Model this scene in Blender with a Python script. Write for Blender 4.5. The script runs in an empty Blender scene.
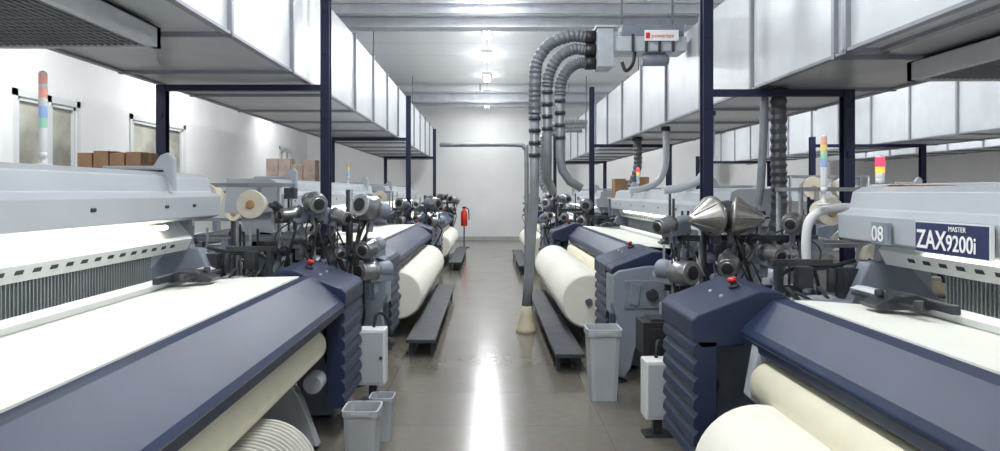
import bpy, bmesh, math, random
from mathutils import Vector, Matrix
random.seed(4)
sc = bpy.context.scene
COL = sc.collection
try:
    sc.view_settings.view_transform = 'Standard'
except Exception: pass

# ------------------------------------------------------------ materials
def mat(name, col, rough=0.5, metal=0.0, var=0.08, scale=6.0, emit=0.0, bump=0.0, bscale=60.0, ecol=None, coat=0.0, spec=None):
    m = bpy.data.materials.new(name); m.use_nodes = True
    nt = m.node_tree; b = nt.nodes['Principled BSDF']
    tc = nt.nodes.new('ShaderNodeTexCoord')
    n = nt.nodes.new('ShaderNodeTexNoise'); n.inputs['Scale'].default_value = scale; n.inputs['Detail'].default_value = 5
    r = nt.nodes.new('ShaderNodeValToRGB')
    c0 = [max(0, c*(1-var)) for c in col]; c1 = [min(1, c*(1+var)) for c in col]
    r.color_ramp.elements[0].position = .35; r.color_ramp.elements[1].position = .65
    r.color_ramp.elements[0].color = (*c0, 1); r.color_ramp.elements[1].color = (*c1, 1)
    nt.links.new(tc.outputs['Object'], n.inputs['Vector']); nt.links.new(n.outputs['Fac'], r.inputs['Fac'])
    nt.links.new(r.outputs['Color'], b.inputs['Base Color'])
    b.inputs['Roughness'].default_value = rough; b.inputs['Metallic'].default_value = metal
    if coat: b.inputs['Coat Weight'].default_value = coat
    if spec is not None: b.inputs['Specular IOR Level'].default_value = spec
    if emit:
        b.inputs['Emission Color'].default_value = (*(ecol or col), 1); b.inputs['Emission Strength'].default_value = emit
    if bump:
        n2 = nt.nodes.new('ShaderNodeTexNoise'); n2.inputs['Scale'].default_value = bscale
        bp = nt.nodes.new('ShaderNodeBump'); bp.inputs['Strength'].default_value = bump; bp.inputs['Distance'].default_value = .01
        nt.links.new(tc.outputs['Object'], n2.inputs['Vector']); nt.links.new(n2.outputs['Fac'], bp.inputs['Height'])
        nt.links.new(bp.outputs['Normal'], b.inputs['Normal'])
    return m

WALL = mat('wall_paint', (.84, .84, .84), .7, var=.02, scale=1.5, bump=.05)
NAVY = mat('navy_enamel', (.019, .030, .072), .42, var=.12, scale=3, spec=.38)
NAVYD = mat('navy_post', (.014, .018, .050), .5, spec=.3)
COVER = mat('cover_grey_paint', (.44, .47, .51), .42, var=.04, scale=2)
COVERL = mat('pale_enamel', (.72, .74, .75), .4, var=.03, scale=2)
IRON = mat('blue_grey_cast_iron', (.20, .23, .28), .5, var=.12, bump=.1)
HOUSE = mat('blue_grey_housing_paint', (.23, .265, .32), .45, var=.06, scale=3)
IRONL = mat('light_grey_casting', (.37, .40, .44), .45, var=.08)
STEP = mat('dark_grey_step', (.05, .056, .066), .55, var=.15, spec=.3)
DARK = mat('dark_machine_metal', (.05, .055, .066), .4, .4, var=.3)
BLACK = mat('black_rubber', (.014, .014, .016), .5, var=.3)
STEEL = mat('brushed_steel', (.30, .31, .32), .3, .8, var=.1, scale=20)
BRONZE = mat('warm_steel', (.44, .42, .39), .28, .8, var=.12, scale=20)
ROLLER = mat('cream_roller', (.86, .81, .63), .55, var=.03, bump=.05, bscale=200)
DUCT = mat('duct_sheet_metal', (.56, .58, .61), .36, .15, var=.06, scale=2.5)
FLANGE = mat('duct_flange', (.27, .28, .32), .4, .3)
RED = mat('red_plastic', (.65, .03, .02), .35)
CARD = mat('brown_cardboard', (.30, .18, .10), .8, var=.15, scale=10)
PCARD = mat('pinkish_carton', (.50, .40, .34), .8, var=.15)
YARN = mat('yarn_cream', (.68, .63, .52), .9, var=.08, bump=.4, bscale=120)
TUBEY = mat('paper_tube', (.45, .25, .12), .8)
PIPE = mat('grey_pipe', (.20, .22, .24), .45, .2, var=.1)
FLEX = mat('grey_ribbed_hose', (.11, .12, .14), .5, var=.15)
PIPED = mat('dark_ribbed_hose', (.07, .075, .085), .5, var=.2)
BIN = mat('grey_bin_plastic', (.42, .45, .48), .5, var=.06)
BEAM = mat('ceiling_steel_paint', (.50, .52, .56), .5)
LAMP = mat('lamp_glow', (1, 1, 1), .5, var=0, emit=22, ecol=(.95, 1, 1))
LTUBE = mat('loom_lamp_glow', (1, 1, .9), .5, var=0, emit=11, ecol=(1, .98, .74))
TWHITE = mat('sign_white', (.88, .88, .88), .5, var=.02)
TNAVY = mat('sign_navy', (.02, .03, .10), .4)
SR = mat('lamp_red', (.80, .38, .32), .3, emit=.15); SY = mat('lamp_yellow', (.8, .65, .2), .3, emit=.15)
SB = mat('lamp_blue', (.30, .45, .75), .3, emit=.15); SG = mat('lamp_green', (.35, .65, .5), .3, emit=.1)
SRG = mat('lamp_red_lit', (1, .03, .06), .3, emit=1.8, ecol=(1, .04, .10))
SYG = mat('lamp_amber_lit', (1, .45, .05), .3, emit=1.3, ecol=(1, .42, .05))
GLASS = mat('window_pane', (.46, .45, .38), .08, .0, var=.45, scale=1.2)
GRILL = mat('grille_dark', (.03, .032, .036), .6)
CREAMP = mat('cream_plastic', (.55, .50, .36), .5)

def cloth_mat(name, col, period=260, var=.02):
    m = mat(name, col, .75, var=var, scale=3)
    nt = m.node_tree; b = nt.nodes['Principled BSDF']
    tc = nt.nodes.new('ShaderNodeTexCoord'); w = nt.nodes.new('ShaderNodeTexWave'); w.bands_direction = 'Y'
    w.inputs['Scale'].default_value = period; w.inputs['Distortion'].default_value = .4
    bp = nt.nodes.new('ShaderNodeBump'); bp.inputs['Strength'].default_value = .25; bp.inputs['Distance'].default_value = .004
    nt.links.new(tc.outputs['Object'], w.inputs['Vector']); nt.links.new(w.outputs['Fac'], bp.inputs['Height'])
    nt.links.new(bp.outputs['Normal'], b.inputs['Normal'])
    b.inputs['Sheen Weight'].default_value = .2
    return m
CLOTH = cloth_mat('white_woven_cloth', (.80, .81, .75))
ROLLC = cloth_mat('cloth_on_roll', (.80, .78, .69), 40)
ROLLG = cloth_mat('greyish_ribbed_cloth', (.50, .49, .44), 40, .15)

def floor_mat():
    m = bpy.data.materials.new('polished_stone_tiles'); m.use_nodes = True; nt = m.node_tree; b = nt.nodes['Principled BSDF']
    tc = nt.nodes.new('ShaderNodeTexCoord')
    br = nt.nodes.new('ShaderNodeTexBrick'); br.offset = 0; br.inputs['Scale'].default_value = 1
    br.inputs['Brick Width'].default_value = .8; br.inputs['Row Height'].default_value = .8; br.inputs['Mortar Size'].default_value = .003
    br.inputs['Color1'].default_value = (.185, .165, .138, 1); br.inputs['Color2'].default_value = (.205, .183, .153, 1); br.inputs['Mortar'].default_value = (.13, .12, .105, 1)
    n = nt.nodes.new('ShaderNodeTexNoise'); n.inputs['Scale'].default_value = 14; n.inputs['Detail'].default_value = 8
    mx = nt.nodes.new('ShaderNodeMixRGB'); mx.blend_type = 'MULTIPLY'; mx.inputs['Fac'].default_value = .35
    nt.links.new(tc.outputs['Object'], br.inputs['Vector']); nt.links.new(tc.outputs['Object'], n.inputs['Vector'])
    nt.links.new(br.outputs['Color'], mx.inputs[1]); nt.links.new(n.outputs['Color'], mx.inputs[2])
    nt.links.new(mx.outputs['Color'], b.inputs['Base Color'])
    n2 = nt.nodes.new('ShaderNodeTexNoise'); n2.inputs['Scale'].default_value = 2.5
    mr = nt.nodes.new('ShaderNodeMapRange'); mr.inputs['To Min'].default_value = .12; mr.inputs['To Max'].default_value = .24
    nt.links.new(tc.outputs['Object'], n2.inputs['Vector']); nt.links.new(n2.outputs['Fac'], mr.inputs['Value']); nt.links.new(mr.outputs['Result'], b.inputs['Roughness'])
    b.inputs['Specular IOR Level'].default_value = .7
    return m
FLOORM = floor_mat()

def ceil_mat():
    m = bpy.data.materials.new('ceiling_panels'); m.use_nodes = True; nt = m.node_tree; b = nt.nodes['Principled BSDF']
    tc = nt.nodes.new('ShaderNodeTexCoord')
    br = nt.nodes.new('ShaderNodeTexBrick'); br.offset = 0; br.inputs['Scale'].default_value = 1
    br.inputs['Brick Width'].default_value = 40; br.inputs['Row Height'].default_value = 1.2; br.inputs['Mortar Size'].default_value = .015
    br.inputs['Color1'].default_value = (.82, .84, .86, 1); br.inputs['Color2'].default_value = (.84, .86, .88, 1); br.inputs['Mortar'].default_value = (.66, .68, .71, 1)
    nt.links.new(tc.outputs['Object'], br.inputs['Vector']); nt.links.new(br.outputs['Color'], b.inputs['Base Color'])
    b.inputs['Roughness'].default_value = .6
    return m
CEILM = ceil_mat()

# ------------------------------------------------------------ geometry builder
class G:
    def __init__(s, sx=1): s.bm = bmesh.new(); s.sx = sx; s.m = 0
    def v(s, p): return s.bm.verts.new((p[0]*s.sx, p[1], p[2]))
    def f(s, vs, smooth=False):
        try:
            f = s.bm.faces.new(vs); f.material_index = s.m; f.smooth = smooth; return f
        except ValueError: return None
    def box(s, x0, x1, y0, y1, z0, z1):
        a = [s.v((x, y, z)) for z in (z0, z1) for x, y in ((x0, y0), (x1, y0), (x1, y1), (x0, y1))]
        for q in ((0,1,2,3),(4,5,6,7),(0,1,5,4),(1,2,6,5),(2,3,7,6),(3,0,4,7)): s.f([a[i] for i in q])
        return s
    def prism(s, prof, ax, a0, a1):
        def P(u, w, a):
            return {'y': (u, a, w), 'x': (a, u, w), 'z': (u, w, a)}[ax]
        A = [s.v(P(u, w, a0)) for u, w in prof]; B = [s.v(P(u, w, a1)) for u, w in prof]
        n = len(prof); s.f(A); s.f(B)
        for i in range(n): s.f([A[i], A[(i+1) % n], B[(i+1) % n], B[i]])
        return s
    def lathe(s, o, d, prof, seg=24):
        o = Vector(o); d = Vector(d).normalized()
        u = d.orthogonal().normalized(); w = d.cross(u)
        rings = []
        for t, r in prof:
            if r < 1e-5: rings.append([s.v(o+d*t)])
            else: rings.append([s.v(o+d*t+(u*math.cos(2*math.pi*i/seg)+w*math.sin(2*math.pi*i/seg))*r) for i in range(seg)])
        for k in range(len(rings)-1):
            A, B = rings[k], rings[k+1]
            for i in range(seg):
                j = (i+1) % seg
                if len(A) == 1 and len(B) == 1: break
                if len(A) == 1: s.f([A[0], B[i], B[j]], True)
                elif len(B) == 1: s.f([A[i], A[j], B[0]], True)
                else: s.f([A[i], A[j], B[j], B[i]], abs(prof[k][1]-prof[k+1][1]) < 2.5*abs(prof[k][0]-prof[k+1][0])+1e-6)
        if len(rings[0]) > 1: s.f(rings[0])
        if len(rings[-1]) > 1: s.f(rings[-1])
        return s
    def cyl(s, p0, p1, r, r1=None, seg=20):
        p0 = Vector(p0); p1 = Vector(p1)
        return s.lathe(p0, p1-p0, [(0, r), ((p1-p0).length, r if r1 is None else r1)], seg)
    def tube(s, path, r, seg=10, smoothpath=0, rib=0, ribstep=.02):
        P = [Vector(p) for p in path]
        if smoothpath:
            Q = []
            n = len(P)
            for i in range(n-1):
                a, b, c, d = P[max(i-1, 0)], P[i], P[i+1], P[min(i+2, n-1)]
                for k in range(smoothpath):
                    t = k/smoothpath
                    Q.append(.5*((2*b)+(-a+c)*t+(2*a-5*b+4*c-d)*t*t+(-a+3*b-3*c+d)*t**3))
            Q.append(P[-1]); P = Q
        if rib:
            Q = [P[0]]
            for a, b in zip(P, P[1:]):
                k = max(1, int((b-a).length/ribstep))
                for i in range(1, k+1): Q.append(a+(b-a)*i/k)
            P = Q
        prev = None; rings = []
        for i, p in enumerate(P):
            t = (P[min(i+1, len(P)-1)]-P[max(i-1, 0)]).normalized()
            if prev is None: u = t.orthogonal().normalized()
            else:
                u = prev-t*prev.dot(t); u = u.normalized() if u.length > 1e-4 else t.orthogonal().normalized()
            prev = u; w = t.cross(u)
            rr = r+(rib if (i % 2) else 0)
            rings.append([s.v(p+(u*math.cos(2*math.pi*j/seg)+w*math.sin(2*math.pi*j/seg))*rr) for j in range(seg)])
        for A, B in zip(rings, rings[1:]):
            for i in range(seg): s.f([A[i], A[(i+1) % seg], B[(i+1) % seg], B[i]], not rib)
        s.f(rings[0]); s.f(rings[-1])
        return s

def put(g, name, mats, parent=None, bevel=0.0, label=None, cat=None, kind=None, group=None, loc=(0, 0, 0), seg=2):
    bmesh.ops.recalc_face_normals(g.bm, faces=g.bm.faces[:])
    me = bpy.data.meshes.new(name); g.bm.to_mesh(me); g.bm.free()
    if not isinstance(mats, (list, tuple)): mats = [mats]
    for m in mats: me.materials.append(m)
    o = bpy.data.objects.new(name, me); COL.objects.link(o); o.location = loc
    if parent: o.parent = parent
    if bevel:
        b = o.modifiers.new('bevel', 'BEVEL'); b.width = bevel; b.segments = seg; b.limit_method = 'ANGLE'; b.angle_limit = math.radians(35)
    if label: o['label'] = label
    if cat: o['category'] = cat
    if kind: o['kind'] = kind
    if group: o['group'] = group
    return o
def empty(name, loc, label, cat, group=None):
    o = bpy.data.objects.new(name, None); COL.objects.link(o); o.location = loc; o.empty_display_size = .1
    o['label'] = label; o['category'] = cat
    if group: o['group'] = group
    return o
def clone(root, loc, rotz=None, label=None, skip=()):
    def rec(o, par):
        c = o.copy(); COL.objects.link(c)
        if par: c.parent = par
        for k in o.children:
            if k.name.split('.')[0] not in skip: rec(k, c)
        return c
    c = rec(root, None); c.location = loc
    if rotz is not None: c.rotation_euler = (0, 0, rotz)
    if label: c['label'] = label
    return c

# ------------------------------------------------------------ room shell
H = 4.4; XL = -6.0; XR = 13.0; YF = 23.3; YB = -4.0
put(G().box(XL-.2, XR+.2, YB, YF+.2, -.15, 0), 'floor', FLOORM, kind='structure')
put(G().box(XL-.2, XR+.2, YB, YF+.2, H, H+.15), 'ceiling', CEILM, kind='structure')
put(G().box(XL-.2, XR+.2, YF, YF+.2, 0, H), 'wall_far', WALL, kind='structure')
put(G().box(XR, XR+.2, YB, YF, 0, H), 'wall_right', WALL, kind='structure')
wins = [(8.84, 10.3), (11.75, 13.9), (20.2, 21.4)]
WZ0, WZ1 = 1.75, 2.92
g = G(); g.box(XL-.2, XL, YB, YF, 0, WZ0); g.box(XL-.2, XL, YB, YF, WZ1, H)
ys = [YB]+[a for w in wins for a in w]+[YF]
for i in range(0, len(ys), 2): g.box(XL-.2, XL, ys[i], ys[i+1], WZ0, WZ1)
put(g, 'wall_left', WALL, kind='structure')
for i, (a, b) in enumerate(wins):
    g = G(); fw = .09
    for (y0, y1, z0, z1) in ((a, b, WZ0, WZ0+fw), (a, b, WZ1-fw, WZ1), (a, a+fw, WZ0, WZ1), (b-fw, b, WZ0, WZ1), ((a+b)/2-.05, (a+b)/2+.05, WZ0, WZ1)):
        g.box(XL-.12, XL+.02, y0, y1, z0, z1)
    for y0 in (a+fw, (a+b)/2+.05):
        y1 = y0+(b-a)/2-fw-.05
        for q in ((y0, y0+.05, WZ0+fw, WZ1-fw), (y1-.05, y1, WZ0+fw, WZ1-fw), (y0, y1, WZ0+fw, WZ0+fw+.05), (y0, y1, WZ1-fw-.05, WZ1-fw)): g.box(XL-.06, XL-.0, *q)
    g.m = 1; g.box(XL-.05, XL-.04, a, b, WZ0, WZ1)
    put(g, 'window_%d' % (i+1), [COVERL, GLASS], kind='structure')
put(G().box(XL, XR, YF-.02, YF, 0, .12), 'baseboard_far', mat('baseboard_grey', (.45, .44, .43), .4), kind='structure')

for i, (y, z, hh, d) in enumerate(((9.3, 3.98, .16, .12), (10.6, 4.1, .20, .3), (18.0, 3.93, .26, .35), (21, 4.2, .12, .2))):
    g = G(); g.box(XL, XR, y, y+d, z, z+.03); g.box(XL, XR, y+d*.4, y+d*.6, z+.03, z+hh-.03); g.box(XL, XR, y, y+d, z+hh-.03, z+hh)
    for k in range(8):
        x = XL+1.2+k*2.3; g.box(x, x+.04, y+d*.3, y+d*.7, z+hh, H)
    put(g, 'ceiling_rail', BEAM, label='pale grey steel rail hung across the ceiling', cat='ceiling rail', group='ceiling rails')

# ceiling lights
def area(x, y, z, sx, sy, p, col=(.97, .99, 1), rot=(0, 0, 0), spec=1.0):
    l = bpy.data.lights.new('lamp', 'AREA'); l.shape = 'RECTANGLE'; l.size = sx; l.size_y = sy; l.energy = p; l.color = col; l.specular_factor = spec
    o = bpy.data.objects.new('lamp', l); COL.objects.link(o); o.location = (x, y, z); o.rotation_euler = rot  # used for the ceiling fixtures and for the added uplights without fixtures
def ceiling_lamp(x, y):
    e = empty('ceiling_lamp', (x, y, H), 'white fluorescent fixture glowing on the ceiling', 'ceiling light', 'ceiling lights')
    put(G().prism([(-.11, 0), (.11, 0), (.08, -.06), (-.08, -.06)], 'y', -.4, .4), 'housing', COVERL, e)
    for dx in (-.045, .045):
        put(G().cyl((dx, -.37, -.085), (dx, .37, -.085), .026, seg=10), 'lamp_tube', LAMP, e)
    return e
base = ceiling_lamp(0, 12.0)
area(0, 12.0, H-.13, .5, .9, 64, spec=.3)
for x, y in ((0, 14.2), (0, 16.8), (0, 19.6), (0, 22), (0, 9.5), (0, 6.5), (0, 3.5), (0, .8), (5.3, 4), (5.3, 8), (5.3, 12), (5.3, 16), (5.3, 20), (9.5, 4), (9.5, 8), (9.5, 12), (9.5, 16), (9.5, 20), (-4.6, 3), (-4.6, 8), (-4.6, 13), (-4.6, 18.5)):
    clone(base, (x, y, H))
    area(x, y, H-.13, .5, .9, (64 if y < 17 else (56 if y < 21 else 26)) if x == 0 else 92, spec=.3 if x == 0 else 1)

# ------------------------------------------------------------ ducts
def duct(x0, x1, z0, z1, y0, y1, step=1.45, label='long grey sheet-metal rectangular air duct with bolted flanges', rods=True):
    e = empty('air_duct', ((x0+x1)/2, y0, z0), label, 'air duct')
    ox, oz = (x0+x1)/2, z0; a, b = x0-ox, x1-ox; h = z1-z0
    put(G().box(a, b, 0, y1-y0, 0, h), 'duct_body', DUCT, e)
    y = .3; fp = None
    while y < y1-y0:
        if fp is None:
            g = G(); t = .03
            for (p, q, r, s_) in ((a-t, b+t, -t, 0), (a-t, b+t, h, h+t), (a-t, a, -t, h+t), (b, b+t, -t, h+t)): g.box(p, q, -.02, .02, r, s_)
            fp = put(g, 'flange', FLANGE, e, loc=(0, y, 0))
        else:
            c = fp.copy(); COL.objects.link(c); c.parent = e; c.location = (0, y, 0)
        y += step
    for xx in (a, b):
        put(G().box(xx-.025, xx+.025, 0, y1-y0, -.02, 0), 'edge_strip', FLANGE, e)
    y = 1.0
    while y < y1-y0 and rods:
        for xx in (a+.1, b-.1): put(G().cyl((xx, y, h), (xx, y, H-z0), .01, seg=6), 'hanger_rod', PIPE, e)
        y += 5.8
    return e
duct(-3.15, -1.7, 2.65, 3.6, -1.5, 22.6)
duct(2.3, 3.5, 2.5, 3.45, -1.5, 22.6)
duct(2.07, 2.26, 2.42, 3.45, -1.5, 4.05, 1.3, 'deeper grey sheet-metal duct section on the duct side')
duct(7.2, 8.4, 2.5, 3.4, 2, 22.6, 1.2)
duct(11.0, 12.2, 2.6, 3.5, 2, 22.6, 1.2)
def diffuser(x0, x1, y0, y1, z0, z1):
    cx, cy = (x0+x1)/2, (y0+y1)/2
    e = empty('air_diffuser', (cx, cy, z0), 'pale metal air outlet box with dark grille under the duct', 'air vent', 'duct air outlets')
    a, b, c, d, h = x0-cx, x1-cx, y0-cy, y1-cy, z1-z0
    g = G(); t = .05
    for q in ((a, b, c, c+t), (a, b, d-t, d), (a, a+t, c, d), (b-t, b, c, d)): g.box(*q, 0, h)
    g.box(a, b, c, d, h-.01, h)
    put(g, 'outlet_box', DUCT, e)
    g = G(); g.m = 1; g.box(a+t, b-t, c+t, d-t, .045, .06); g.m = 0
    n = int((b-a)/.045)
    for i in range(n): xx = a+t+(b-a-2*t)*i/n; g.box(xx, xx+.012, c+t, d-t, .01, .04)
    n = int((d-c)/.09)
    for i in range(n): yy = c+t+(d-c-2*t)*i/n; g.box(a+t, b-t, yy, yy+.012, .012, .036)
    put(g, 'grille', [PIPE, GRILL], e)
diffuser(-3.2, -2.05, 2.2, 4.4, 2.50, 2.628)
diffuser(2.85, 3.75, 2.2, 4.75, 2.35, 2.478)

def support(xi, xo, y, zb, itop=H):
    cx = (xi+xo)/2
    e = empty('duct_support_frame', (cx, y, 0), 'dark navy steel post frame carrying the air duct', 'support frame', 'duct support frames')
    w = .042
    for x, top in ((xi-cx, itop), (xo-cx, zb-.035)):
        g = G(); g.box(x-w, x+w, -.05, -.035, .015, top); g.box(x-w, x+w, .035, .05, .015, top); g.box(x-.012, x+.012, -.04, .04, .015, top); g.box(x-.11, x+.11, -.11, .11, 0, .015)
        for z in (1.9, 2.3, 2.9, 3.3):
            if z < top: g.box(x-.02, x+.02, -.062, -.05, z, z+.04)
        put(g, 'post', NAVYD, e)
    a, b = sorted((xi-cx, xo-cx))
    put(G().box(a, b, -.04, .04, zb-.09, zb-.035), 'crossbar', NAVYD, e)
support(-1.53, -3.08, 6.65, 2.65); support(-1.47, -2.9, 13.1, 2.65, 3.4); support(-1.5, -2.9, 20.0, 2.65, 3.4)
support(1.86, 3.05, 5.93, 2.5); support(1.9, 3.3, 12.7, 2.5, 3.5); support(1.9, 3.3, 19.6, 2.5, 3.5)
support(5.9, 7.9, 6.15, 2.5, 2.6); support(5.9, 7.9, 12.7, 2.5, 2.6); support(5.9, 7.9, 19.6, 2.5, 2.6)

# ------------------------------------------------------------ looms
L = 5.6
def loom(s, loc, cdz=0.0, group='row of weaving looms'):
    e = empty('weaving_loom', loc, 'wide air-jet weaving loom with navy breast beam and grey frame', 'weaving loom', group)
    def gg(): return G(s)
    R = s > 0
    prof = [(.14, .03), (.36, .03), (.36, .14), (.45, .33), (.62, .42), (1.1, .42), (1.45, .33), (1.55, .12), (1.55, .03), (1.95, .03), (1.98, .5), (1.9, .92), (1.5, 1.0), (1.3, 1.22), (1.1, 1.2), (1.0, .98), (.5, .95), (.25, .9), (.2, .7), (.26, .5), (.14, .3)]
    for y in (.12, L-.24):
        put(gg().prism(prof, 'y', y, y+.12), 'side_frame', IRON, e, bevel=.012)
    for y in (.74, L-.84):
        g = gg(); g.prism([(.12, .03), (.5, .03), (.62, .3), (.6, .9), (.25, .9), (.2, .62), (.34, .5), (.22, .3)], 'y', y, y+.08)
        g.cyl((.15, y-.03, .42), (.15, y+.11, .42), .06, seg=16)
        put(g, 'roll_bracket', IRONL, e, bevel=.008)
    for y in (.18, L-.18):
        for x in (.25, 1.75):
            put(gg().lathe((x, y, 0), (0, 0, 1), [(0, .07), (.012, .07), (.02, .025), (.03, .025)], 16), 'levelling_foot', DARK, e)
    # bulky cast end housing at the near end
    fr = [(.02, .06), (.10, .03), (.16, .12), (.20, .30), (.26, .30), (.32, .12), (.38, .03), (.52, .06), (.50, .40), (.56, .62), (.56, .90), (.50, .98), (.30, .98), (.06, .94), (.0, .90), (.0, .66), (.05, .52), (.03, .35)]
    put(gg().prism(fr, 'y', -.32, -.22), 'end_frame', HOUSE, e, bevel=.014)
    put(gg().prism([(.0, .56), (.54, .56), (.54, .95), (.44, .97), (.30, .97), (.06, .93), (.0, .89)], 'y', -.23, -.02), 'end_cabinet', HOUSE, e, bevel=.012)
    put(gg().prism([(.03, .90), (-.005, .91), (-.005, .945), (.025, .975), (.34, 1.095), (.44, 1.095), (.50, 1.05), (.52, .975), (.3, .975), (.06, .94)], 'y', -.30, -.025), 'hood_extension', NAVY, e, bevel=.009)
    put(gg().box(.10, .44, -.335, -.32, .62, .86).prism([(.14, .66), (.22, .64), (.24, .82), (.16, .84)], 'y', -.35, -.335), 'end_plate', IRON, e, bevel=.008)
    g = gg(); g.lathe((.33, -.335, .74), (0, -1, 0), [(0, .05), (.03, .05), (.035, .03)], 24)
    for a in range(5): g.lathe((.33+.04*math.cos(a*1.26), -.36, .74+.04*math.sin(a*1.26)), (0, -1, 0), [(0, .008), (.015, .008)], 8)
    put(g, 'hand_wheel', DARK, e)
    for x in (.08, .46): put(gg().lathe((x, -.27, 0), (0, 0, 1), [(0, .06), (.012, .06), (.02, .02), (.06, .02)], 16), 'levelling_foot', DARK, e)
    teeth = []
    nt_ = 7; z0, z1 = .20, .84
    for i in range(nt_):
        za = z0+(z1-z0)*i/nt_; h = (z1-z0)/nt_
        teeth += [(.026, za), (.006, za+.010), (-.002, za+h*.3), (.004, za+h*.7), (.024, za+h-.003)]
    for y in (0.0, L-.62):
        put(gg().prism(teeth+[(.12, z1), (.12, z0)], 'y', y, y+.62), 'louvred_panel', NAVY, e, bevel=.003, seg=1)
        ya, yb2 = (y-.02, y+.62) if y < 1 else (y, y+.64)
        put(gg().prism([(.04, .80), (-.005, .85), (-.005, .945), (.025, .975), (.34, 1.095), (.44, 1.095), (.50, 1.05), (.52, .96), (.5, .84)], 'y', ya, yb2), 'end_hood', NAVY, e, bevel=.009, seg=2)
        put(gg().box(.03, .5, ya+.012 if y < 1 else yb2-.03, ya+.03 if y < 1 else yb2-.012, .3, .84), 'end_plate', IRON, e, bevel=.004)
        yb = .36 if y < 1 else L-.36
        g = gg(); g.lathe((.30, yb, 1.078), (-.3, 0, 1), [(0, .03), (.02, .03), (.02, .018), (.035, .018)], 18); g.m = 1
        g.lathe((.2895, yb, 1.113), (-.3, 0, 1), [(0, .024), (.016, .024), (.022, .018)], 18)
        put(g, 'emergency_button', [DARK, RED], e)
        for k in (-1, 1): put(gg().lathe((.20, yb+.09*k, 1.038), (-.3, 0, 1), [(0, .009), (.015, .009)], 12), 'push_button', COVER, e)
    if R: bp = [(.30, .80), (.245, .83), (.24, .89), (.26, .92), (.40, 1.05), (.47, 1.06), (.50, 1.0), (.46, .86), (.36, .80)]
    else: bp = [(.06, .79), (.01, .82), (.0, .87), (.02, .90), (.21, 1.055), (.27, 1.06), (.30, 1.0), (.28, .86), (.16, .79)]
    put(gg().prism(bp, 'y', .60, L-.60), 'breast_beam', NAVY, e, bevel=.006)
    bx = bp[5][0]; fx = bp[2][0]
    put(gg().box(fx-.004, fx+.01, .64, L-.64, .868, .874), 'beam_trim', DARK, e)
    put(gg().prism([(bx, 1.066), (.60, 1.06), (1.0, 1.03), (1.22, 1.02), (1.22, 1.014), (1.0, 1.024), (.60, 1.054), (bx, 1.058)], 'y', .72, L-.72), 'woven_cloth', CLOTH, e)
    rx = .30 if R else .17
    put(gg().lathe((rx, .84, .69 if R else .66), (0, 1, 0), [(0, .03), (.02, .03), (.02, .105), (L-1.7, .105), (L-1.7, .03), (L-1.68, .03)], 32), 'press_roller', ROLLER, e)
    put(gg().lathe((.50, .84, .80), (0, 1, 0), [(0, .05), (L-1.68, .05)], 20), 'guide_roller', STEEL, e)
    put(gg().box(.66, 1.0, .2, L-.2, .42, .78), 'cross_beam', IRON, e, bevel=.01)
    put(gg().box(1.0, 1.5, .2, L-.2, .5, .6), 'cross_beam', IRON, e, bevel=.01)
    put(gg().box(1.3, 1.5, .2, L-.2, .7, .95), 'cross_beam', IRON, e, bevel=.01)
    put(gg().prism([(.98, 1.035), (.96, 1.07), (1.0, 1.085), (1.05, 1.08), (1.05, 1.035)], 'y', .25, L-.3), 'reed_rail', COVERL, e)
    g = gg(); n = 150
    for i in range(n):
        y = .8+(L-1.6)*i/(n-1); g.box(1.17, 1.19, y, y+.009, 1.02, 1.20)
    g.m = 1; g.box(1.21, 1.22, .8, L-.8, 1.0, 1.24)
    put(g, 'heald_wires', [PIPE, COVERL], e, kind='stuff')
    g = gg(); zp = 1.20
    g.prism([(1.16, zp), (1.12, zp+.08), (1.22, zp+.20), (1.26, zp+.20), (1.2, zp)], 'y', .3, L-.3)
    g.m = 1; y = .5
    while y < L-.5:
        g.prism([(1.139, zp+.035), (1.131, zp+.055), (1.142, zp+.055), (1.15, zp+.035)], 'y', y, y+.055); y += .125
    put(g, 'slotted_plate', [COVERL, BLACK], e)
    put(gg().cyl((1.12, .7, 1.375+cdz*.6), (1.12, L-.7, 1.375+cdz*.6), .014, seg=10), 'lamp_tube', LTUBE, e)
    d = cdz
    g = gg(); g.prism([(1.10, 1.41+d), (1.04, 1.43+d), (1.03, 1.57+d), (1.10, 1.60+d), (1.12, 1.70+d), (1.18, 1.73+d), (1.60, 1.73+d), (1.62, 1.40+d), (1.5, 1.39+d)], 'y', .02, L-.02)
    g.m = 1
    for y in (.35, .75, 1.5, 2.3, 3.1, 3.9, 4.7, 5.1): g.prism([(1.0285, 1.50+d), (1.0285, 1.52+d), (1.04, 1.52+d), (1.04, 1.50+d)], 'y', y, y+.05)
    put(g, 'heald_cover', [COVER, BLACK], e, bevel=.010)
    for y in (.12, L-.2):
        put(gg().prism([(1.15, .95), (1.45, .95), (1.5, 1.41+d), (1.2, 1.41+d)], 'y', y, y+.08), 'cover_bracket', IRONL, e, bevel=.008)
    lz = 1.73+d
    for y in ((.5, L-.75) if not R else (.5, L-1.6)):
        put(gg().prism([(1.05, 1.60+d), (1.12, lz+.01), (1.5, lz+.01), (1.5, lz+.035), (1.18, lz+.035), (1.14, lz+.10), (1.09, lz+.12), (1.05, lz+.08)], 'y', y, y+.05), 'lifting_lug', IRONL, e, bevel=.008)
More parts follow.
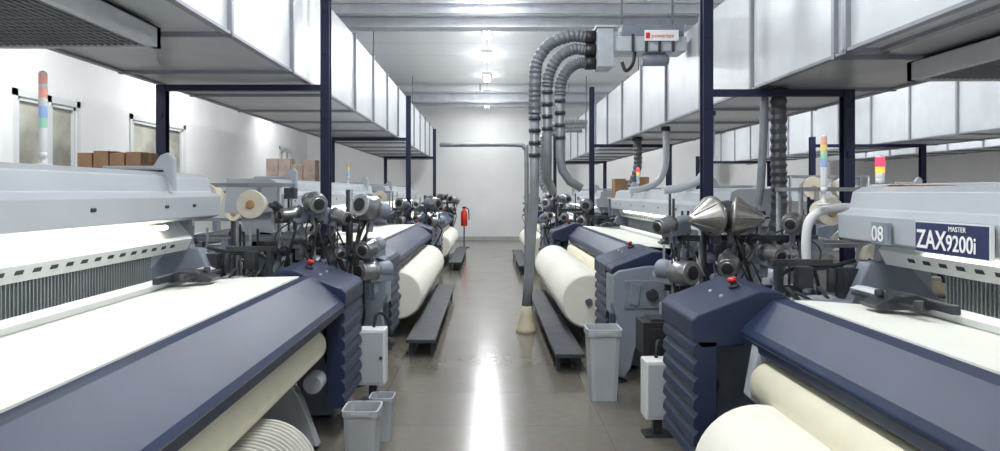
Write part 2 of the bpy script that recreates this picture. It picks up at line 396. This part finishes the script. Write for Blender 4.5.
    for y, q in ((.95, 1), (L-.95, -1)):
        g = gg(); g.prism([(.72, 1.065), (.98, 1.065), (.98, 1.10), (.9, 1.135), (.80, 1.13), (.70, 1.085)], 'y', y-.07, y+.07)
        g.box(.80, .84, y-.20, y+.33, 1.08, 1.10); g.box(.93, .97, y-.25, y+.25, 1.075, 1.115)
        g.lathe((.76, y, 1.12), (0, 0, 1), [(0, .02), (.03, .02)], 14); g.lathe((.82, y+.2*q, 1.09), (0, 0, 1), [(0, .025), (.04, .018)], 14)
        put(g, 'temple', DARK, e, bevel=.005)
    g = gg(); g.lathe((2.05, .35, .55), (0, 1, 0), [(0, .08), (.08, .08), (.08, .36), (L-.78, .36), (L-.78, .08), (L-.7, .08)], 36)
    g.m = 1
    for y in (.42, L-.46): g.lathe((2.05, y, .55), (0, 1, 0), [(0, .46), (.03, .46)], 40)
    put(g, 'warp_beam', [YARN, STEEL], e)
    put(gg().lathe((2.1, .3, 1.10), (0, 1, 0), [(0, .07), (L-.6, .07)], 20).box(1.95, 2.05, .3, .38, .9, 1.1).box(1.95, 2.05, L-.38, L-.3, .9, 1.1), 'back_rest_roller', STEEL, e)
    for y, q in ((.12, -1), (L-.12, 1)):
        g = gg(); ya, yb = sorted((y, y+.20*q)); yo = yb if q > 0 else ya
        g.prism([(.60, .40), (.95, .36), (1.15, .5), (1.15, .86), (1.02, .98), (.72, .96), (.56, .8)], 'y', ya, yb)
        g.lathe((.86, yo, .67), (0, q, 0), [(0, .15), (.05, .15), (.07, .11)], 28)
        for a in range(6): g.lathe((.86+.12*math.cos(a), yo+.05*q, .67+.12*math.sin(a)), (0, q, 0), [(0, .012), (.012, .012)], 8)
        g.lathe((1.45, yo, .8), (0, q, 0), [(-.14, .12), (.10, .12), (.12, .09)], 24)
        put(g, 'gear_cover', IRONL, e, bevel=.012)
        g = gg(); yy = y+.10*q
        g.lathe((.40, yy, .42), (0, q, 0), [(0, .09), (.16, .09), (.18, .05)], 20)
        for k in range(6): g.lathe((.40, yy+q*(.02+.024*k), .42), (0, q, 0), [(0, .10), (.008, .10)], 20)
        put(g, 'drive_motor', DARK, e)
        g = gg(); random.seed(int(y*10)+7)
        for k in range(9):
            x = .6+.09*k; a = random.uniform(-.06, .06)
            g.tube([(x, y+.02*q, .95), (x+a, y+.16*q, 1.04+a), (x+.1+a, y+.24*q, .8), (x+.2+a, y+.22*q, .5+a), (x+.1, y+.03*q, .3)], random.choice((.007, .010, .014)), 6, 5)
        put(g, 'cable_bundle', BLACK, e, kind='stuff')
        g = gg()
        g.box(1.0, 1.3, y-.05, y+.05, .98, 1.16); g.lathe((1.15, y+.05*q, 1.12), (0, q, 0), [(0, .06), (.12, .06), (.13, .03)], 18)
        g.lathe((.95, y, 1.02), (0, 0, 1), [(0, .03), (.14, .03)], 12); g.tube([(.6, y, 1.0), (.7, y+.03, 1.14), (.9, y, 1.16), (1.1, y+.03*q, 1.2)], .014, 8, 5)
        g.box(.62, .66, y-.03, y+.03, .9, 1.2); g.box(.60, .95, y-.02, y+.02, 1.17, 1.21); g.box(.7, .78, y-.1*q-.04, y-.1*q+.04, 1.06, 1.18)
        put(g, 'nozzle_unit', DARK, e, bevel=.005)
    return e
XLf, XRf = -.92, 1.05
YL = [-.45, 6.75, 14.0]; YR = [-1.42, 6.2, 13.3]
lL = loom(-1, (XLf, YL[0], 0), 0)
lR = loom(1, (XRf, YR[0], 0), -.10)
for y in YL[1:]: clone(lL, (XLf, y, 0))
for y in YR[1:]: clone(lR, (XRf, y, 0))
for y in (-.7, 6.8, 13.4): clone(lL, (8.3, y, 0))

# cloth rolls
def roll(x, ya, yb, z, r, m=ROLLC, ribs=False, lab='full roll of cream woven cloth held in the loom'):
    e = empty('cloth_roll', (x, ya, z), lab, 'cloth roll', 'cloth rolls')
    n = yb-ya
    if ribs:
        prof = [(0, r*.25), (0, r*.95)]; t = .02
        while t < n-.02: prof += [(t, r), (t+.018, r), (t+.022, r*.965), (t+.034, r*.965)]; t += .036
        prof += [(n, r*.95), (n, r*.25)]
    else: prof = [(.0, r*.25), (0, r*.90), (.02, r*.96), (.06, r*.995), (.1, r), (n-.05, r), (n-.02, r*.985), (n, r*.93), (n, r*.25)]
    put(G().lathe((0, 0, 0), (0, 1, 0), prof, 48), 'wound_cloth', m, e)
    put(G().lathe((0, -.04, 0), (0, 1, 0), [(0, .035), (n+.08, .035)], 20), 'core_shaft', STEEL, e)
roll(-1.02, YL[0]+.88, 3.25, .31, .24, ROLLG, True, 'greyish roll of ribbed cloth held low in the loom')
roll(1.19, YR[0]+.9, 3.1, .38, .29)
roll(-.97, YL[1]+.90, YL[1]+L-.9, .47, .27); roll(1.03, YR[1]+.90, YR[1]+L-.9, .49, .285)
roll(-1.0, YL[2]+.9, YL[2]+L-.9, .44, .24); roll(1.08, YR[2]+.9, YR[2]+L-.9, .44, .25)

def footboard(x0, x1, y0, y1):
    cx = (x0+x1)/2
    e = empty('footboard', (cx, y0, 0), 'dark grey steel step plank along the loom front', 'step platform', 'loom footboards')
    put(G().box(x0-cx, x1-cx, 0, y1-y0, .14, .175), 'plank', STEP, e, bevel=.004)
    for y in (.10, (y1-y0)/2, y1-y0-.2):
        for xx in (x0-cx+.02, x1-cx-.05): put(G().box(xx, xx+.03, y, y+.05, 0, .14), 'leg', STEP, e)
footboard(-.78, -.50, 6.75, 10.8)
footboard(.60, .86, 6.15, 10.2)
footboard(-.78, -.52, 14.2, 18.0)
footboard(.62, .86, 13.5, 17.3)

# ------------------------------------------------------------ weft feeders on stands
def feeder(kind, loc, rot, r):
    lab = {'cone': 'steel yarn feeder with large polished conical drum', 'disc': 'grey yarn feeder with round flat face and dark motor'}[kind]
    e = empty('weft_feeder', loc, lab, 'yarn feeder', 'weft yarn feeders')
    e.rotation_euler = rot
    put(G().box(-.045, .045, .0, .24, -.06-r*.4, .02).lathe((0, .10, 0), (0, 1, 0), [(0, .05), (.02, r*.7), (.12, r*.75), (.14, .05)], 24).box(-.02, .02, .05, .10, -.16-r*.3, -.05), 'housing', IRON if kind == 'disc' else DARK, e, bevel=.006)
    if kind == 'cone':
        put(G().lathe((0, -.14, 0), (0, 1, 0), [(0, .02), (.01, .03), (.18, r), (.195, r*1.08), (.21, r*1.08), (.21, r*.85), (.24, r*.7)], 36), 'drum', BRONZE, e)
        for k in range(8):
            a = k*math.pi/4
            put(G().cyl((math.cos(a)*.04, -.12, math.sin(a)*.04), (math.cos(a)*r, .04, math.sin(a)*r), .004, seg=6), 'drum_rib', PIPE, e)
    else:
        put(G().lathe((0, -.10, 0), (0, 1, 0), [(0, .02), (.004, r*.55), (.012, r*.6), (.012, r*.8), (.02, r*.85), (.10, r*.85), (.11, r), (.16, r), (.17, r*.5)], 32), 'drum', STEEL, e)
        put(G().lathe((0, -.104, 0), (0, 1, 0), [(0, .02), (.004, r*.5)], 20), 'yarn_guide', BLACK, e)
    return e
def stand(x, y, s, hts, w=(-.28, .55), dens=26, seed=1, zlo=.55, cab=10):
    e = empty('feeder_stand', (x, y, 0), 'dark steel stand with brackets and cables carrying weft feeders', 'feeder stand', 'feeder stands')
    put(G(s).lathe((0, .1, 0), (0, 0, 1), [(0, .16), (.02, .16), (.03, .03), (hts[-1]+.12, .03)], 16), 'pole', DARK, e)
    for z in hts: put(G(s).box(w[0], w[1], .08, .12, z-.16, z-.12), 'arm', DARK, e)
    rnd = random.Random(seed)
    for mt, nm, cnt in ((DARK, 'bracket_assembly', int(dens*.7)), (IRON, 'bracket_assembly', dens//2), (IRONL, 'bracket_assembly', dens//4)):
        g = G(s)
        for k in range(cnt):
            x0 = rnd.uniform(w[0], w[1]); z = rnd.uniform(zlo, hts[-1]+.05); yy = rnd.uniform(.0, .35); t = rnd.random()
            if t < .3: g.box(x0, x0+rnd.uniform(.03, .10), yy, yy+rnd.uniform(.02, .1), z, z+rnd.uniform(.02, .10))
            elif t < .55: g.box(x0, x0+.016, yy, yy+.016, z-.2, z+.15)
            elif t < .75: g.lathe((x0, yy, z), (rnd.uniform(-1, 1), -1, rnd.uniform(-.5, .5)), [(0, .025), (.03, .025), (.03, .042), (.05, .042), (.055, .02), (.1, .02)], 14)
            else: g.cyl((x0, yy, z), (x0+rnd.uniform(-.25, .25), yy+.05, z+rnd.uniform(-.2, .2)), .008, seg=8)
        put(g, nm, mt, e, kind='stuff')
    g = G(s)
    for k in range(cab):
        x0 = rnd.uniform(w[0], w[1]-.1)
        g.tube([(x0, .1, hts[-1]-.12), (x0+rnd.uniform(-.1, .15), -.1, hts[-1]-rnd.uniform(.15, .4)), (x0+rnd.uniform(-.1, .1), -.08, .9), (x0+.08, .02, .55), (.0, .1, .3)], rnd.choice((.006, .009, .013)), 6, 6)
    put(g, 'cable_bundle', BLACK, e, kind='stuff')
stand(-1.15, 5.75, -1, (1.0, 1.25, 1.5), (-.24, .62), 56, 3, .55, 13)
for (x, z, r, k, rz, rx) in ((-1.40, 1.51, .09, 'disc', .5, .1), (-.98, 1.48, .11, 'disc', -.5, -.2), (-1.2, 1.40, .065, 'disc', 1.0, .2), (-.97, 1.14, .08, 'disc', -.3, .1), (-.97, .96, .09, 'disc', -.7, 0), (-1.5, 1.22, .07, 'disc', .9, 0), (-1.22, 1.12, .055, 'disc', .6, .2), (-1.62, 1.42, .06, 'disc', -.8, .1)):
    feeder(k, (x, 5.67+abs(x+1.1)*.2, z), (rx, 0, rz), r)
stand(1.60, 5.1, 1, (1.03, 1.40), (-.28, .85), 60, 5, .55, 13)
for (x, z, r, k, rz, rx) in ((1.55, 1.42, .135, 'cone', -1.15, .1), (1.84, 1.42, .135, 'cone', 1.15, .1), (1.40, 1.03, .10, 'disc', .5, 0), (1.28, 1.36, .065, 'disc', -.9, .1), (1.72, 1.08, .08, 'disc', -.4, .2), (2.05, 1.15, .07, 'disc', .3, .1), (2.2, 1.38, .07, 'disc', -.5, .1)):
    feeder(k, (x, 4.97+abs(x-1.6)*.15, z), (rx, 0, rz), r)
stand(-2.0, 5.45, -1, (1.0, 1.25), (-.2, .8), 36, 21, .75)
stand(2.9, 4.75, 1, (1.0, 1.25), (-.3, .8), 36, 22, .75)
for (sx, x, y, sd) in ((-1, -1.15, 12.95, 7), (1, 1.25, 12.4, 8), (-1, -1.15, 20.2, 9), (1, 1.25, 19.5, 10)):
    stand(x, y, sx, (1.1, 1.42), (-.25, .6), 26, sd)
    rnd = random.Random(sd)
    for z in (1.1, 1.42):
        for dx in (-.15, .15, .45):
            feeder('disc', (x+sx*(dx+rnd.uniform(-.05, .05)), y-.05, z+rnd.uniform(-.06, .08)), (rnd.uniform(-.2, .2), 0, rnd.uniform(-.9, .9)), rnd.choice((.08, .10, .12)))

# ------------------------------------------------------------ creels with yarn cones
def yarn_cone(loc, rot, r=.13):
    e = empty('yarn_cone', loc, 'cream yarn cone wound on a paper tube', 'yarn cone', 'yarn cones on the creels')
    e.rotation_euler = rot
    put(G().lathe((0, 0, 0), (0, 1, 0), [(0, .04), (0, r), (.02, r*1.03), (.17, r*.72), (.18, r*.65), (.18, .04)], 32), 'wound_yarn', YARN, e)
    put(G().lathe((0, -.02, 0), (0, 1, 0), [(0, .03), (.01, .036), (.23, .024)], 18), 'paper_tube', TUBEY, e)
    return e
def creel(x, y, cones, h=1.6, w=.5):
    e = empty('creel_stand', (x, y, 0), 'grey tubular steel creel stand for yarn cones', 'creel', 'creel stands')
    g = G()
    for dx in (-w, w):
        for dy in (-.2, .2): g.cyl((dx, dy, 0), (dx, dy, h), .018, seg=10)
    for z in (.3, .8, 1.2, h):
        g.box(-w-.02, w+.02, -.215, -.185, z-.015, z+.015); g.box(-w-.02, w+.02, .185, .215, z-.015, z+.015); g.box(-w-.015, -w+.015, -.2, .2, z-.015, z+.015); g.box(w-.015, w+.015, -.2, .2, z-.015, z+.015)
    put(g, 'frame', PIPE, e)
    for (dx, z, r) in cones:
        put(G().cyl((dx, -.43, z), (dx, -.19, z), .012, seg=8).box(dx-.015, dx+.015, -.21, -.19, z-.02, h), 'peg', STEEL, e)
        yarn_cone((x+dx, y-.42, z), (0, 0, random.uniform(-.12, .12)), r)
creel(-2.2, 6.1, [(.28, 1.50, .115), (-.10, 1.57, .105), (-.38, 1.48, .09)], 1.66, .45)
creel(-4.3, 7.6, [(-.3, 1.55, .12), (.1, 1.55, .12), (-.3, 1.15, .13), (.2, 1.15, .12)])
creel(-3.9, 10.2, [(-.3, 1.55, .12), (.1, 1.55, .12), (.35, 1.3, .1)])
creel(2.66, 5.42, [(-.2, 1.46, .10), (.2, 1.45, .10), (.15, 1.13, .11)], 1.62, .32)
creel(-2.3, 13.15, [(-.3, 1.5, .12), (.1, 1.5, .12), (.35, 1.5, .12)])
creel(4.3, 6.6, [(-.3, 1.5, .12), (.1, 1.5, .12), (.4, 1.5, .12), (-.3, 1.1, .12), (.2, 1.1, .12)])
creel(4.4, 9.2, [(-.3, 1.65, .14), (.1, 1.65, .14), (.4, 1.3, .12)], 1.8)

def rack(x, y, w, h):
    e = empty('storage_rack', (x, y, 0), 'grey steel rack behind the looms holding cardboard cartons', 'rack')
    for dx in (-w/2, w/2-.04):
        for dy in (-.2, .2): put(G().box(dx, dx+.04, dy-.02, dy+.02, 0, h-.03), 'upright', IRON, e)
    for z in (.5, 1.1, h-.03): put(G().box(-w/2-.02, w/2+.02, -.24, .24, z, z+.03), 'shelf', COVER, e)
def boxes(x, y, z, n, w, h, d, m=CARD):
    for i in range(n):
        hh = h*random.uniform(.85, 1.15)
        e = empty('cardboard_box', (x+i*(w+.01), y, z), 'brown cardboard yarn carton standing on the rack', 'box', 'cartons on the racks')
        put(G().box(-w/2, w/2, -d/2, d/2, 0, hh), 'carton', m, e, bevel=.004)
        put(G().box(-w/2-.002, w/2+.002, -.03, .03, hh*.6, hh+.003), 'packing_tape', TUBEY, e)
rack(-3.02, 5.75, .62, 1.72)
boxes(-3.22, 5.75, 1.72, 4, .12, .22, .3)
rack(-3.6, 13.2, 1.2, 1.6)
boxes(-4.0, 13.2, 1.6, 4, .22, .6, .35, PCARD)
rack(3.55, 5.6, .7, 1.5)
boxes(3.35, 5.6, 1.5, 3, .2, .16, .3)
rack(2.6, 12.75, .7, 1.5)
boxes(2.4, 12.75, 1.5, 3, .2, .35, .3)

# ------------------------------------------------------------ suction pipework
FY = 8.0
e = empty('suction_filter_unit', (1.62, FY, 3.16), 'pale sheet-metal suction unit with hose sockets and small sign', 'suction unit')
put(G().box(-.30, .62, -.15, .22, .02, .19), 'unit_box', COVER, e, bevel=.012)
put(G().box(-.38, -.20, -.18, .18, -.16, .28), 'inlet_box', IRONL, e, bevel=.01)
put(G().box(-.40, -.18, -.20, .20, .28, .305), 'top_flange', COVER, e)
put(G().box(-.10, .60, -.12, .12, .19, .33), 'filter_tray', IRON, e, bevel=.01)
for x in (.0, .15, .3, .45): put(G().box(x, x+.03, -.17, -.15, .01, .21), 'clamp', DARK, e)
put(G().lathe((.30, -.05, -.06), (1, 0, 0), [(-.16, .05), (-.14, .07), (.12, .07), (.14, .05)], 24).box(.2, .4, -.07, -.03, -.01, .03), 'blower_motor', IRON, e)
put(G().tube([(.05, -.1, .03), (.02, -.12, -.12), (-.06, -.14, -.2), (-.1, -.12, -.1)], .02, 10, 6), 'drain_tube', BLACK, e)
for x in (-.08, .5):
    put(G().cyl((x, 0, .32), (x, 0, H-3.16), .012, seg=8), 'hanger_rod', PIPE, e)
for z in (-.09, .06, .21): put(G().cyl((-.50, 0, z), (-.38, 0, z), .074, seg=24), 'socket', BLACK, e)
put(G().box(.14, .52, -.185, -.172, .13, .25), 'sign_plate', TWHITE, e)
put(G().box(.155, .20, -.189, -.185, .155, .22), 'sign_emblem', RED, e)
def text(s, loc, size, mt, parent, rot, name='lettering', ext=.001, align='LEFT', bold=0.0, sx=1.0):
    cu = bpy.data.curves.new(name, 'FONT'); cu.body = s; cu.size = size; cu.extrude = ext; cu.align_x = align; cu.offset = bold
    o = bpy.data.objects.new(name, cu); COL.objects.link(o)
    dg = bpy.context.evaluated_depsgraph_get(); dg.update()
    me = bpy.data.meshes.new_from_object(o.evaluated_get(dg)); me.materials.clear(); me.materials.append(mt)
    bpy.data.objects.remove(o)
    q = bpy.data.objects.new(name, me); COL.objects.link(q); q.location = loc; q.rotation_euler = rot; q.parent = parent; q.scale = (sx, 1, 1)
    return q
text('powertex', (.215, -.186, .165), .064, RED, e, (math.pi/2, 0, 0))

def pipe(path_flex, path_rigid, r, name='suction_pipe', lab='grey corrugated suction hose running down to a rigid pipe'):
    o = path_flex[-1]
    e = empty(name, o, lab, 'suction pipe', 'suction pipes')
    rel = lambda P: [(p[0]-o[0], p[1]-o[1], p[2]-o[2]) for p in P]
    put(G().tube(rel(path_flex), r*1.15, 16, 8, rib=.010, ribstep=.026), 'flexible_hose', FLEX, e)
    put(G().tube(rel(path_rigid), r, 16, 0), 'rigid_pipe', PIPE, e)
    zt = path_rigid[0][2]
    for k in range(4):
        z = zt-.1-k*.14
        if z > path_rigid[1][2]: put(G().lathe((path_rigid[0][0]-o[0], path_rigid[0][1]-o[1], z-o[2]), (0, 0, 1), [(0, r*1.25), (.04, r*1.25)], 18), 'pipe_collar', DARK, e)
    return e
p1 = pipe([(1.13, FY, 3.37), (.95, FY, 3.38), (.72, FY, 3.29), (.58, FY, 3.10), (.55, FY, 2.88), (.545, FY, 2.5)], [(.545, FY, 2.52), (.54, FY, 1.6), (.47, FY, .5), (.45, FY, .28)], .055)
put(G().lathe((.45-.545, 0, .30-2.5), (0, 0, -1), [(0, .06), (.10, .066), (.26, .11), (.299, .125)], 24), 'floor_nozzle', CREAMP, p1)
p2 = pipe([(1.13, FY, 3.22), (.99, FY, 3.23), (.82, FY, 3.14), (.715, FY, 2.96), (.69, FY, 2.8)], [(.69, FY, 2.82), (.69, FY, 1.95), (.70, FY+.1, 1.75), (.78, FY+.25, 1.60)], .05)
p3 = pipe([(1.13, FY, 3.07), (1.04, FY, 3.07), (.93, FY, 3.0), (.85, FY, 2.86), (.835, FY, 2.7)], [(.835, FY, 2.72), (.835, FY, 2.0), (.86, FY, 1.85), (.95, FY, 1.72), (1.08, FY, 1.64)], .05)
def hose(loc, path, r, m, rib, lab, nm='hose_run'):
    e = empty('suction_pipe', loc, lab, 'suction pipe', 'suction pipes')
    put(G().tube(path, r, 14, 8, rib=rib, ribstep=.03), nm, m, e)
    put(G().lathe(path[0], (0, 0, -1), [(0, r*1.35), (.06, r*1.35)], 18), 'end_collar', BLACK, e)
hose((2.40, 6.05, 1.5), [(0, 0, .99), (-.02, 0, .4), (-.06, .0, .0), (-.15, .05, -.2)], .035, PIPE, 0, 'thin grey pipe hanging from the duct')
hose((2.52, 6.05, 1.5), [(0, 0, .99), (0, 0, .4), (.0, .0, -.1), (-.05, .05, -.4)], .06, PIPED, .012, 'black ribbed flexible hose hanging from the duct')
hose((2.42, 7.6, 1.5), [(.0, 0, .99), (.0, 0, .5), (-.1, 0, .25), (-.3, 0, .15), (-.5, 0, .12)], .045, COVER, 0, 'pale bent pipe feeding the loom from the duct')
hose((2.45, 9.6, 1.5), [(.0, 0, .99), (.0, 0, .5), (-.1, 0, .25), (-.3, 0, .15), (-.5, 0, .12)], .045, COVER, 0, 'pale bent pipe feeding the loom from the duct')
hose((2.45, 11.4, 1.5), [(.0, 0, .99), (.0, 0, .5), (-.1, 0, .2), (-.1, 0, .1)], .06, PIPED, .012, 'black ribbed flexible hose hanging from the duct')
e = empty('air_supply_tube', (2.0, 4.30, 1.2), 'white curved air supply tube beside the loom cover', 'air tube')
put(G().tube([(-.02, .0, -.2), (-.04, 0, .1), (.0, 0, .25), (.14, 0, .30), (.35, 0, .30)], .028, 14, 6), 'curved_tube', COVERL, e)
put(G().lathe((-.02, 0, -.2), (0, 0, -1), [(0, .04), (.05, .04)], 16), 'tube_collar', DARK, e)
e = empty('overhead_pipe', (-.85, 12.6, 2.45), 'dark grey overhead pipe crossing the aisle', 'pipe')
put(G().tube([(.0, 0, 0), (1.35, 0, 0), (1.52, 0, -.06), (1.56, 0, -.22), (1.56, 0, -2.38)], .04, 14, 5), 'bent_pipe', PIPE, e)
put(G().lathe((1.56, 0, -2.38), (0, 0, -1), [(0, .055), (.069, .055)], 14), 'pipe_collar', BLACK, e)
for k in range(3):
    e = empty('suction_pipe', (1.15+.1*k, 15.0+k, 2.5), 'grey ribbed flexible hose hanging from the duct', 'suction pipe', 'suction pipes')
    put(G().tube([(1.0, 0, .6), (.3, 0, .55), (0, 0, .2), (0, 0, -.6), (.1, 0, -.9)], .05, 12, 7, rib=.01, ribstep=.03), 'flexible_hose', PIPE, e)

# ------------------------------------------------------------ signal towers
def tower(x, y, z0, segs, r=.024, pole=.1, lab='stacked multicoloured signal lamp on a slim pole'):
    e = empty('signal_tower', (x, y, z0), lab, 'signal light', 'loom signal lights')
    put(G().lathe((0, 0, 0), (0, 0, 1), [(0, .04), (.01, .04), (.015, .012), (pole, .012), (pole, r), (pole+.03, r)], 16), 'pole', COVERL, e)
    z = pole+.03
    for m, h in segs:
        put(G().lathe((0, 0, z), (0, 0, 1), [(0, r*.96), (.003, r), (h-.003, r), (h, r*.96)], 20), 'lamp_segment', m, e); z += h
    put(G().lathe((0, 0, z), (0, 0, 1), [(0, r), (.01, r*.8), (.018, 0)], 20), 'cap', COVERL, e)
tower(-2.22, 3.50, 1.73, [(COVERL, .12), (SG, .05), (SB, .06), (COVERL, .04), (SR, .05), (COVERL, .02), (SR, .05)], .02, .04)
tower(2.04, 4.24, 1.52, [(COVERL, .12), (SB, .045), (SG, .045), (SY, .045), (SR, .045)], .019, .08)
tower(2.28, 4.06, 1.63, [(TWHITE, .03), (SYG, .035), (SRG, .055)], .025, .02, 'lit red and amber warning beacon on the loom cover')
tower(2.35, 10.9, 1.63, [(SB, .05), (SG, .05), (SYG, .05), (SRG, .06)], .024, .1)
tower(-2.3, 11.6, 1.73, [(SB, .05), (SG, .05), (SY, .05), (SR, .06)], .024, .1)

# ------------------------------------------------------------ signs on right loom cover
RT = Matrix(((0, 0, -1), (-1, 0, 0), (0, 1, 0))).to_euler()
e = empty('model_sign', (XRf+1.0, 3.10, 1.345), 'navy sign plate with bold white lettering on the loom cover', 'sign')
put(G().box(.002, .02, -.246, .256, -.030, .118), 'sign_border', COVERL, e)
put(G().box(-.0, .02, -.24, .25, -.024, .112), 'sign_plate', TNAVY, e)
text('ZAX', (-.003, .235, -.006), .122, TWHITE, e, RT, bold=.0018, sx=.86)
text('9200i', (-.003, .024, -.006), .100, TWHITE, e, RT, bold=.0012, sx=.88)
text('MASTER', (-.003, .008, .080), .032, TWHITE, e, RT, bold=.0)
e = empty('number_sign', (XRf+1.0, 3.66, 1.35), 'small grey plate with white loom number', 'sign')
put(G().box(-.0, .02, -.075, .075, -.02, .09), 'sign_plate', HOUSE, e)
text('08', (-.004, .066, -.006), .112, TWHITE, e, RT, bold=.001)

# ------------------------------------------------------------ cabinets, bins
def cabinet(x, y, w, d, z0, z1, lab='small pale grey electrical box on a stand beside the loom'):
    e = empty('junction_cabinet', (x, y, 0), lab, 'electrical box', 'electrical boxes by the looms')
    put(G().box(-w/2, w/2, -d/2, d/2, z0, z1), 'body', COVERL, e, bevel=.008)
    put(G().box(-w/2+.015, w/2-.015, -d/2-.008, -d/2, z0+.02, z1-.02), 'door', COVER, e, bevel=.003)
    put(G().lathe((w/2-.03, -d/2-.008, (z0+z1)/2), (0, -1, 0), [(0, .012), (.01, .012)], 12), 'lock', DARK, e)
    put(G().box(-.03, .03, -.03, .03, .015, z0).box(-.09, .09, -.07, .07, 0, .015), 'stand', DARK, e)
    put(G().tube([(0, .02, z1), (.02, .05, z1+.1), (.08, .12, z1+.06), (.12, .15, z1-.1)], .012, 8, 6), 'cable', BLACK, e)
cabinet(-.87, 5.36, .20, .16, .14, .56)
cabinet(1.12, 4.62, .18, .16, .12, .50)
e = empty('control_unit', (1.26, 5.05, 0), 'black control box on a short stand beside the loom', 'control box')
put(G().box(-.16, .16, -.13, .13, .45, .68).box(-.12, .12, -.14, -.13, .5, .64), 'housing', BLACK, e, bevel=.01)
put(G().box(-.04, .04, -.04, .04, .02, .45).box(-.13, .13, -.1, .1, 0, .02), 'stand', DARK, e)
put(G().box(-.1, .1, -.1, .1, .68, .70), 'lid', DARK, e)

def wastebin(x, y, r0, r1, h, m, lab, p=9):
    e = empty('waste_bin', (x, y, 0), lab, 'waste bin')
    g = G()
    def ring(r, z):
        pts = []
        for i in range(32):
            a = 2*math.pi*i/32; c, s_ = math.cos(a), math.sin(a)
            k = (abs(c)**p+abs(s_)**p)**(-1/p)
            pts.append(g.v((c*r*k, s_*r*k, z)))
        return pts
    rs = [ring(r0, 0), ring(r0+(r1-r0)*.9, h*.9), ring(r1*1.05, h*.905), ring(r1*1.07, h), ring(r1*.97, h), ring(r0*.9, .02)]
    for A, B in zip(rs, rs[1:]):
        for i in range(32): g.f([A[i], A[(i+1) % 32], B[(i+1) % 32], B[i]])
    g.f(rs[0]); g.f(rs[-1])
    put(g, 'bin_body', m, e)
    put(G().box(-r1*.5, r1*.5, -r1*1.12, -r1*1.05, h*.93, h*.97), 'grip', m, e)
wastebin(.90, 5.45, .10, .128, .55, BIN, 'tall grey plastic waste bin on the aisle floor')
wastebin(-.72, 4.05, .085, .10, .36, BIN, 'small open grey waste bin by the loom end')
wastebin(-.68, 4.55, .06, .075, .28, IRONL, 'small blue-grey waste bin by the loom end')

e = empty('fire_extinguisher', (-.66, 20.2, 0), 'red fire extinguisher on a slim floor stand', 'fire extinguisher')
put(G().lathe((0, 0, .62), (0, 0, 1), [(0, .08), (.02, .095), (.38, .095), (.46, .05), (.5, .03)], 24), 'cylinder', RED, e)
put(G().box(-.05, .05, -.02, .02, 1.12, 1.18).tube([(.0, 0, 1.14), (.12, 0, 1.1), (.14, 0, .8)], .015, 8, 5), 'valve_hose', BLACK, e)
put(G().lathe((0, 0, 0), (0, 0, 1), [(0, .16), (.02, .16), (.03, .02), (.62, .02)], 20), 'stand', DARK, e)

# ------------------------------------------------------------ unseen uplights added to stand in for ceiling bounce
for y in (2, 8, 14, 20): area(0, y, 3.7, .8, 5, 16, rot=(math.pi, 0, 0)); area(5.3, y, 3.7, .8, 5, 26, rot=(math.pi, 0, 0))  # added upward area lights brightening ceiling and ducts, no fixture there
w = bpy.data.worlds.new('world'); sc.world = w; w.use_nodes = True
w.node_tree.nodes['Background'].inputs[0].default_value = (.95, .97, 1, 1); w.node_tree.nodes['Background'].inputs[1].default_value = 1.15

# ------------------------------------------------------------ camera
cam = bpy.data.cameras.new('camera'); co = bpy.data.objects.new('camera', cam); COL.objects.link(co)
co.location = (0, 0, 1.6); co.rotation_euler = (math.pi/2, 0, 0)
cam.sensor_fit = 'HORIZONTAL'; cam.sensor_width = 36; cam.lens = 25.2; cam.shift_x = .013; cam.shift_y = -.0335; cam.clip_start = .05
sc.camera = co
